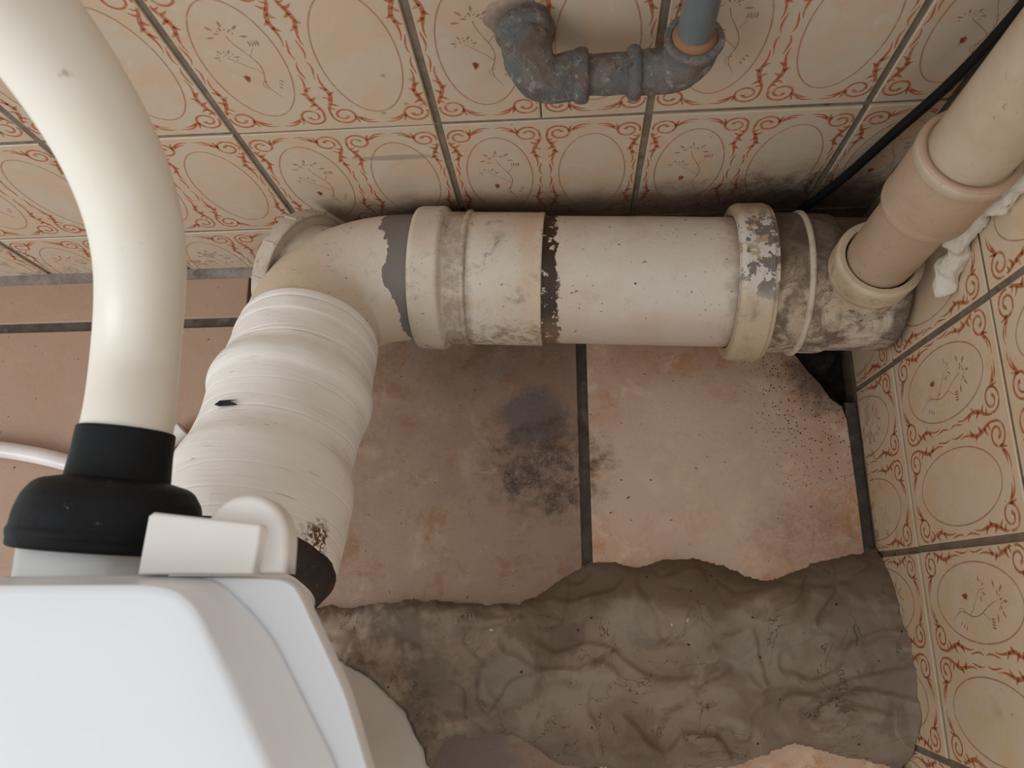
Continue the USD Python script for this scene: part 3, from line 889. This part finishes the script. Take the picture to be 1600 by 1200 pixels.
foot = outline([(CX, -.3790), (-.4659, -.3800), (-.4450, -.3905), (-.4290, -.4040), (-.4095, -.4225), (-.3955, -.4470), (-.3895, -.4700), (-.384, -.52), (-.380, -.58), (-.388, -.65), (-.425, -.70), (CX, -.715)])
rimo = outline([(CX, -.3215), (-.43, -.3220), (-.395, -.3260), (-.380, -.3420), (-.366, -.375), (-.350, -.43), (-.325, -.49), (-.312, -.55), (-.315, -.61), (-.335, -.67), (-.365, -.71), (-.41, -.735), (CX, -.748)])


def lerp(a, b, t_): return a * (1 - t_) + b * t_
def shrink(o, k): return np.array([CX, -.55]) + (o - [CX, -.55]) * k


rings = [(foot, .0), (foot, .022), (shrink(foot, .985), .030), (shrink(foot, .93), .060), (shrink(foot, .885), .12), (shrink(foot, .90), .19), (lerp(shrink(foot, .95), rimo, .35), .26), (lerp(foot, rimo, .75), .32), (lerp(foot, rimo, .97), .36), (rimo, .385), (shrink(rimo, .985), .403)]
obj('pan', loft(rings), M_CERAMIC, t, smooth=50)
HE = CB + CD * .200
lathe('outlet', HE, CD, [(-.03, .046), (.010, .0500), (.018, .0535), (.060, .0555), (.20, .060)], M_CERAMIC, t, 80)
SP = np.array([-.478, -.306, .373])
lathe('inlet', SP + [-.0045, .012, 0], [.02, -1, 0], [(0, .024), (.0005, .0300), (.003, .0312), (.03, .0312), (.075, .036), (.12, .05)], M_CERAMIC, t, 72)

so = outline([(CX, -.3185), (-.44, -.3185), (-.392, -.319), (-.3745, -.3200), (-.3620, -.3424), (-.3519, -.3604), (-.3423, -.3862), (-.325, -.43), (-.305, -.49), (-.295, -.55), (-.297, -.61), (-.315, -.67), (-.35, -.72), (-.40, -.752), (CX, -.765)], 480)
mo = outline([(CX, -.3188), (-.42, -.3190), (-.404, -.3205), (-.3885, -.3334), (-.380, -.3425), (-.3535, -.3853), (-.338, -.43), (-.318, -.49), (-.308, -.55), (-.31, -.61), (-.326, -.663), (-.36, -.71), (-.405, -.74), (CX, -.752)], 480)
po = outline([(CX, -.3225), (-.42, -.3225), (-.408, -.3245), (-.4005, -.331), (-.3695, -.3835), (-.356, -.43), (-.34, -.49), (-.332, -.55), (-.334, -.61), (-.348, -.655), (-.378, -.695), (-.415, -.72), (CX, -.73)], 480)
obj('seat_ring', loft([(shrink(so, .985), .4045), (so, .407), (so, .4135), (shrink(so, .996), .4152)]), M_LID, t, smooth=40)
rings = [(shrink(mo, .99), .4154), (mo, .4165), (mo, .4175), (shrink(mo, .998), .4185)]
for k in range(1, 9):
    u = k / 8
    rings.append((lerp(shrink(mo, .997), po, u), .4185 + .0205 * (u if u < .8 else .8 + .2 * math.sin((u - .8) / .2 * math.pi / 2) * .9)))
rings += [(shrink(po, .985), .4388), (shrink(po, .96), .4392), (shrink(po, .9), .4394), (shrink(po, .5), .4396)]
obj('lid', loft(rings), M_LID, t, smooth=50)
dpl = Polygon([(-.4135 + .0175 * (1 - math.cos(a)) if False else -.396 + .0178 * math.cos(a), -.3065 + .0195 * math.sin(a)) for a in np.linspace(0, np.pi, 25)] + [(-.4138, -.3180), (-.3782, -.3180)])
hp_ = obj('hinge_plate', rounded_prism(dpl, .4035, .4150, .003), M_HINGE, t, smooth=40)
hb = Polygon([(-.4340, -.3182), (-.3885, -.3182), (-.3862, -.3010), (-.3875, -.2995), (-.4305, -.2945), (-.4325, -.2960)])
obj('hinge_block', rounded_prism(hb, .4110, .4215, .0016), M_HINGE, hp_, smooth=40)

# ---------------------------------------------------------------- flush pipe and its rubber cuff
t = thing('flush_pipe', 'curved cream plastic flush pipe coming down to the black rubber cuff', 'pipe')
hp = spline([(-.4700, -.1060, .80), (-.4680, -.1090, .62), (-.4640, -.1160, .53), (-.4600, -.1270, .482), (-.4565, -.1420, .450), (-.4600, -.1650, .4120), (-.4735, -.1930, .3780), (-.4775, -.2220, .3690), (-.4738, -.2520, .3752), (-.4745, -.2590, .3753)], 120)
tube('pipe_wall', hp, .0200, M_HOSE, t, 72)
t = thing('rubber_cuff', 'black rubber flush cone joining the flush pipe to the toilet inlet', 'rubber cuff')
KD = SP - np.array([-.4735, -.2510, .3760]); KD = KD / np.linalg.norm(KD)
K0 = np.array([-.4735, -.2510, .3755])
lathe('cuff_sleeve', K0, KD, [(.004, .0198), (.0002, .0206), (.001, .0214), (.012, .0216), (.026, .0228), (.030, .0240)], M_RUBBER, t, 80, .0008, wob=.0004)
lathe('cuff_flange', K0, KD, [(.0235, .0225), (.0255, .0310), (.0275, .0340), (.0330, .0375), (.0400, .0392), (.0470, .0396), (.0480, .0404), (.0505, .0402), (.0515, .0396), (.0550, .0396), (.0560, .0380), (.0560, .030)], M_RUBBER, t, 96, .0015, wob=.0005)

# ---------------------------------------------------------------- water pipe on the back wall
t = thing('water_pipe', 'corroded galvanized water pipe with two elbows on the back wall, grey riser at its right', 'water pipe')
GY, GZ = -.030, .3215


def lump(amp, seed):
    return lambda s, a, v: (meshkit.fbm(v * 130, 3, seed) - .5) * amp


ge = spline([(-.2870, .006, .3350), (-.2868, -.010, .3345), (-.2850, -.0235, .3310), (-.2795, -.0310, .3255), (-.2720, GY - .002, .3225), (-.2620, GY, GZ), (-.2540, GY, GZ)], 40)
e1 = tube('wall_elbow', ge, np.interp(np.linspace(0, 1, 40), [0, .3, .7, 1], [.0150, .0152, .0142, .0136]), M_GALV, t, 56, wobble=lump(.0030, 3))
lathe('collar', (-.2868, -.0035, .3346), (0, -1, -.05), [(0, .0150), (.0010, .0172), (.0040, .0180), (.0075, .0176), (.0095, .0160), (.010, .014)], M_GALV, t, 56, .0012, wob=.0014)
lathe('collar', (-.2600, GY, GZ), (1, 0, 0), [(0, .0130), (.0010, .0152), (.0035, .0160), (.0070, .0160), (.0090, .0150), (.0098, .0120), (.0095, .009)], M_GALV, t, 56, .0012, wob=.0009)
tube('nipple', np.array([(x, GY, GZ) for x in np.linspace(-.254, -.216, 24)]), .0118, M_GALV, t, 48, wobble=lump(.0016, 6))
lathe('collar', (-.2285, GY, GZ), (1, 0, 0), [(0, .010), (.0004, .0130), (.0016, .0152), (.0050, .0158), (.0074, .0148), (.0088, .0128)], M_GALV, t, 56, .0012, wob=.0009)
ge2 = spline([(-.2220, GY, GZ), (-.2120, GY, GZ), (-.2020, GY, .3235), (-.1950, GY + .0003, .3310), (-.1930, GY + .0006, .3400), (-.1928, GY + .0008, .3470)], 40)
tube('riser_elbow', ge2, np.interp(np.linspace(0, 1, 40), [0, .4, .8, 1], [.0128, .0134, .0150, .0158]), M_GALV, t, 56, wobble=lump(.0022, 8), cap=False)
lathe('collar', (-.1928, GY + .0008, .3440), (0, .002, 1), [(0, .0148), (.0010, .0162), (.0035, .0168), (.0055, .0160), (.0060, .0125), (.002, .0120)], M_GALV, t, 56, .001, wob=.0008)
lathe('sealing_ring', (-.1928, GY + .0008, .3455), (0, .002, 1), [(0, .0128), (.0040, .0124), (.0068, .0112), (.0078, .0096)], M_HEMP, t, 48, .001, wob=.0006)
tube('riser', np.array([(-.1928 - (z - .35) * .012, GY + .0008, z) for z in np.linspace(.346, .66, 12)]), .0098, M_PVC, t, 48)
mc = trimesh.creation.icosphere(subdivisions=4, radius=1.0)
v = mc.vertices.copy()
v = v * (1 + .22 * (meshkit.fbm(v * 1.8 + 5, 4, 2)[:, None] - .5) * 2)
v = v * [.0175, .0035, .0165] + [-.2935, .0005, .3365]
tag(obj('mortar_collar', (v, mc.faces), M_MORTAR, smooth=True), 'rough mortar patch round the hole where the galvanized pipe enters the back wall', 'mortar')

# ---------------------------------------------------------------- cable
cb = spline([(-.0090, -.0105, .62), (-.0095, -.0100, .44), (-.0100, -.0100, .318), (-.0190, -.0105, .262), (-.0320, -.0110, .214), (-.0490, -.0110, .148), (-.0660, -.0100, .096), (-.0760, -.0100, .064), (-.083, -.0120, .020), (-.085, -.016, .0045)], 90)
tag(tube('cable', cb, .0036, M_CABLE, None, 20), 'thin black cable running down the corner from top right behind the tee', 'cable')

# ---------------------------------------------------------------- plaster squeezed out beside the riser
def blob(name, pts, radii, seed, label, cat, mat, amp=.35, sub=3):
    from manifold3d import Manifold
    ms = []
    sph = Manifold.sphere(1.0, 18)
    for (p, q), (r1, r2) in zip(zip(pts[:-1], pts[1:]), zip(radii[:-1], radii[1:])):
        ms.append(Manifold.batch_hull([sph.scale((r1,) * 3).translate(tuple(map(float, p))), sph.scale((r2,) * 3).translate(tuple(map(float, q)))]))
    u = ms[0]
    for k in ms[1:]:
        u = u + k
    u = u.refine_to_length(.0022).to_mesh()
    tm = trimesh.Trimesh(u.vert_properties[:, :3], u.tri_verts, process=True)
    trimesh.smoothing.filter_taubin(tm, iterations=8)
    n = tm.vertex_normals
    vv = tm.vertices
    k = (meshkit.fbm(vv * 90, 4, seed) - .5) * 2
    tm.vertices = vv + n * (k * amp * np.mean(radii))[:, None]
    return tag(obj(name, tm, mat, smooth=True), label, cat)


blob('plaster_smear', [(-.0060, -.1230, .2020), (-.0085, -.1150, .2130), (-.0060, -.1080, .2240), (-.0105, -.1030, .2360), (-.0075, -.0990, .2500), (-.0110, -.0975, .2640), (-.0070, -.1000, .2780), (-.0060, -.0980, .2980)],
     [.0070, .0082, .0068, .0074, .0064, .0072, .0078, .0066], 7, 'lumpy white plaster squeezed down the right wall beside the riser pipe', 'plaster', M_PLASTER, .75)
blob('plaster_smear', [(-.0045, -.0460, .3330), (-.0045, -.0420, .3520), (-.0050, -.0400, .3750)], [.0042, .0060, .0050], 17,
     'small white plaster lump behind the upper pipe at the top right edge', 'plaster', M_PLASTER, .5)

# ---------------------------------------------------------------- thin white tube on the floor
tb = spline([(-.92, -.1800, .0085), (-.83, -.1860, .0085), (-.765, -.1980, .0085), (-.715, -.2080, .0085), (-.680, -.2020, .0085), (-.655, -.1840, .0090), (-.640, -.1700, .0090)], 70)
tag(tube('plastic_tube', tb, .0080, M_TUBE, None, 32), 'thin translucent white tube lying on the floor behind the rubber cuff', 'tube')

# ---------------------------------------------------------------- cement patch
out = [(-.520, -.3380), (-.492, -.3375), (-.4550, -.3350), (-.4128, -.3310), (-.395, -.3300), (-.378, -.3325), (-.345, -.3345), (-.3205, -.3345), (-.300, -.3280), (-.2804, -.3160), (-.270, -.3100), (-.2572, -.3020), (-.235, -.3005), (-.2062, -.3030), (-.185, -.2985), (-.1608, -.2955),
       (-.140, -.2985), (-.1225, -.3070), (-.0984, -.3140), (-.078, -.3100), (-.0562, -.3020), (-.028, -.2940), (-.003, -.2885), (.0015, -.2900), (.0015, -.4620), (-.010, -.4620), (-.045, -.4560), (-.082, -.4480), (-.110, -.4560), (-.135, -.4660), (-.170, -.4700), (-.210, -.4720), (-.250, -.4680), (-.285, -.4640), (-.296, -.4570), (-.306, -.4480),
       (-.325, -.4450), (-.350, -.4420), (-.372, -.4440), (-.384, -.4560), (-.392, -.4700), (-.395, -.480), (-.400, -.480), (-.401, -.4500), (-.4140, -.4250), (-.4330, -.4080), (-.4490, -.3950), (-.4680, -.3850), (-.490, -.383), (-.520, -.390)]
poly = Polygon(out).buffer(0)
h = .0017
gx, gy = np.meshgrid(np.arange(-.526, .004, h), np.arange(-.488, -.282, h), indexing='ij')
import shapely
pts = np.c_[gx.ravel(), gy.ravel()]
q3 = np.c_[pts, np.zeros(len(pts))]
wob = np.c_[meshkit.fbm(q3 * 70, 4, 11) - .5, meshkit.fbm(q3 * 70, 4, 12) - .5] * .010
wob[:, 0] *= np.clip((-pts[:, 0]) / .02, 0, 1)
wp_ = pts + wob
ins = shapely.contains_xy(poly, wp_[:, 0], wp_[:, 1])
dist = shapely.distance(shapely.points(wp_), poly.exterior)
wall_gap = np.clip(-pts[:, 0], 0, None)
inside = np.where(ins, dist, 0)
inside = np.where(pts[:, 0] > -.05, np.where(ins, np.minimum(shapely.distance(shapely.points(wp_), shapely.LineString(out[:23])), shapely.distance(shapely.points(wp_), shapely.LineString(out[24:]))), 0), inside)
edge = 1 - np.exp(-inside / .0055)
w1 = np.c_[meshkit.fbm(q3 * 16 + 3, 3, 21), meshkit.fbm(q3 * 16 + 9, 3, 22), np.zeros(len(q3))] * 2.4
f1 = meshkit.fbm(q3 * [15, 19, 1] + w1, 4, 23)
ridge = 1 - np.abs(2 * meshkit.fbm(q3 * [12, 17, 1] + w1 * .8, 3, 24) - 1)
fold = np.clip((ridge - .90) / .10, 0, 1)
# trowelled shelves: smooth lips where one layer of cement stops on another
sh = meshkit.fbm(q3 * [13, 20, 1] + w1 * .35, 2, 31) * 5
shelf = np.floor(sh) + np.clip((sh - np.floor(sh)) * 11, 0, 1)
zz = edge * (.0060 + .010 * f1 + .0036 * (shelf - 2.2) - .0022 * fold)
yb_ = np.interp(pts[:, 1], [-.47, -.45, -.42, -.367, -.322, -.291, -.28], [.004, .018, .036, .044, .024, .003, 0])
zz = zz + edge * yb_ * np.exp(-(wall_gap / .020) ** 1.3)
fd = shapely.distance(shapely.points(pts), Polygon(foot))
zz = zz + edge * (.010 + .022 * meshkit.fbm(q3 * 75, 3, 40)) * np.exp(-(fd / .016) ** 1.4)
zz = np.maximum(zz, 0) - .0012 * (~ins)
nx, ny = gx.shape
I, J = np.meshgrid(np.arange(nx - 1), np.arange(ny - 1), indexing='ij')
q = (I * ny + J).ravel()
near = ins.reshape(nx, ny)
any_in = (near[:-1, :-1] | near[1:, :-1] | near[:-1, 1:] | near[1:, 1:]).ravel()
q = q[any_in]
F = np.vstack([np.c_[q, q + ny, q + ny + 1], np.c_[q, q + ny + 1, q + 1]])
used, inv = np.unique(F, return_inverse=True)
V = np.c_[np.minimum(pts, [-.0002, 9]), zz][used]
tag(obj('cement_patch', (V, inv.reshape(-1, 3)), M_CEMENT, smooth=True), 'lumpy grey brown cement patch smeared over the floor between toilet and right wall', 'cement')

# ---------------------------------------------------------------- dirt in the broken corner, chips
v = trimesh.creation.icosphere(subdivisions=4)
vv = v.vertices * (1 + .5 * (meshkit.fbm(v.vertices * 2.2 + 4, 4, 6)[:, None] - .5) * 2) * [.027, .030, .014] + [-.034, -.092, -.016]
tag(obj('soil_clump', (vv, v.faces), M_SOIL, smooth=True), 'black clump of soil in the broken floor corner under the tee', 'soil')
for k, (x, y, z, r) in enumerate([(-.338, -.356, .0, .0012), (-.168, -.348, .0, .0014), (-.182, -.352, .0, .001)]):
    i_ = np.argmin(np.hypot(V[:, 0] - x, V[:, 1] - y))
    b = trimesh.creation.box((r * 2.4, r * 1.4, r * .8))
    b.apply_transform(trimesh.transformations.rotation_matrix(.7 * k + .4, (0, 0, 1)))
    b.apply_translation((x, y, V[i_, 2] + r * .3))
    tag(obj('paint_chip', b, M_CHIP, smooth=False), ['tiny white paint chip on the cement nearest the toilet', 'larger white paint chip in the middle of the cement', 'smaller white paint chip left of the larger one on the cement'][k], 'paint chip')
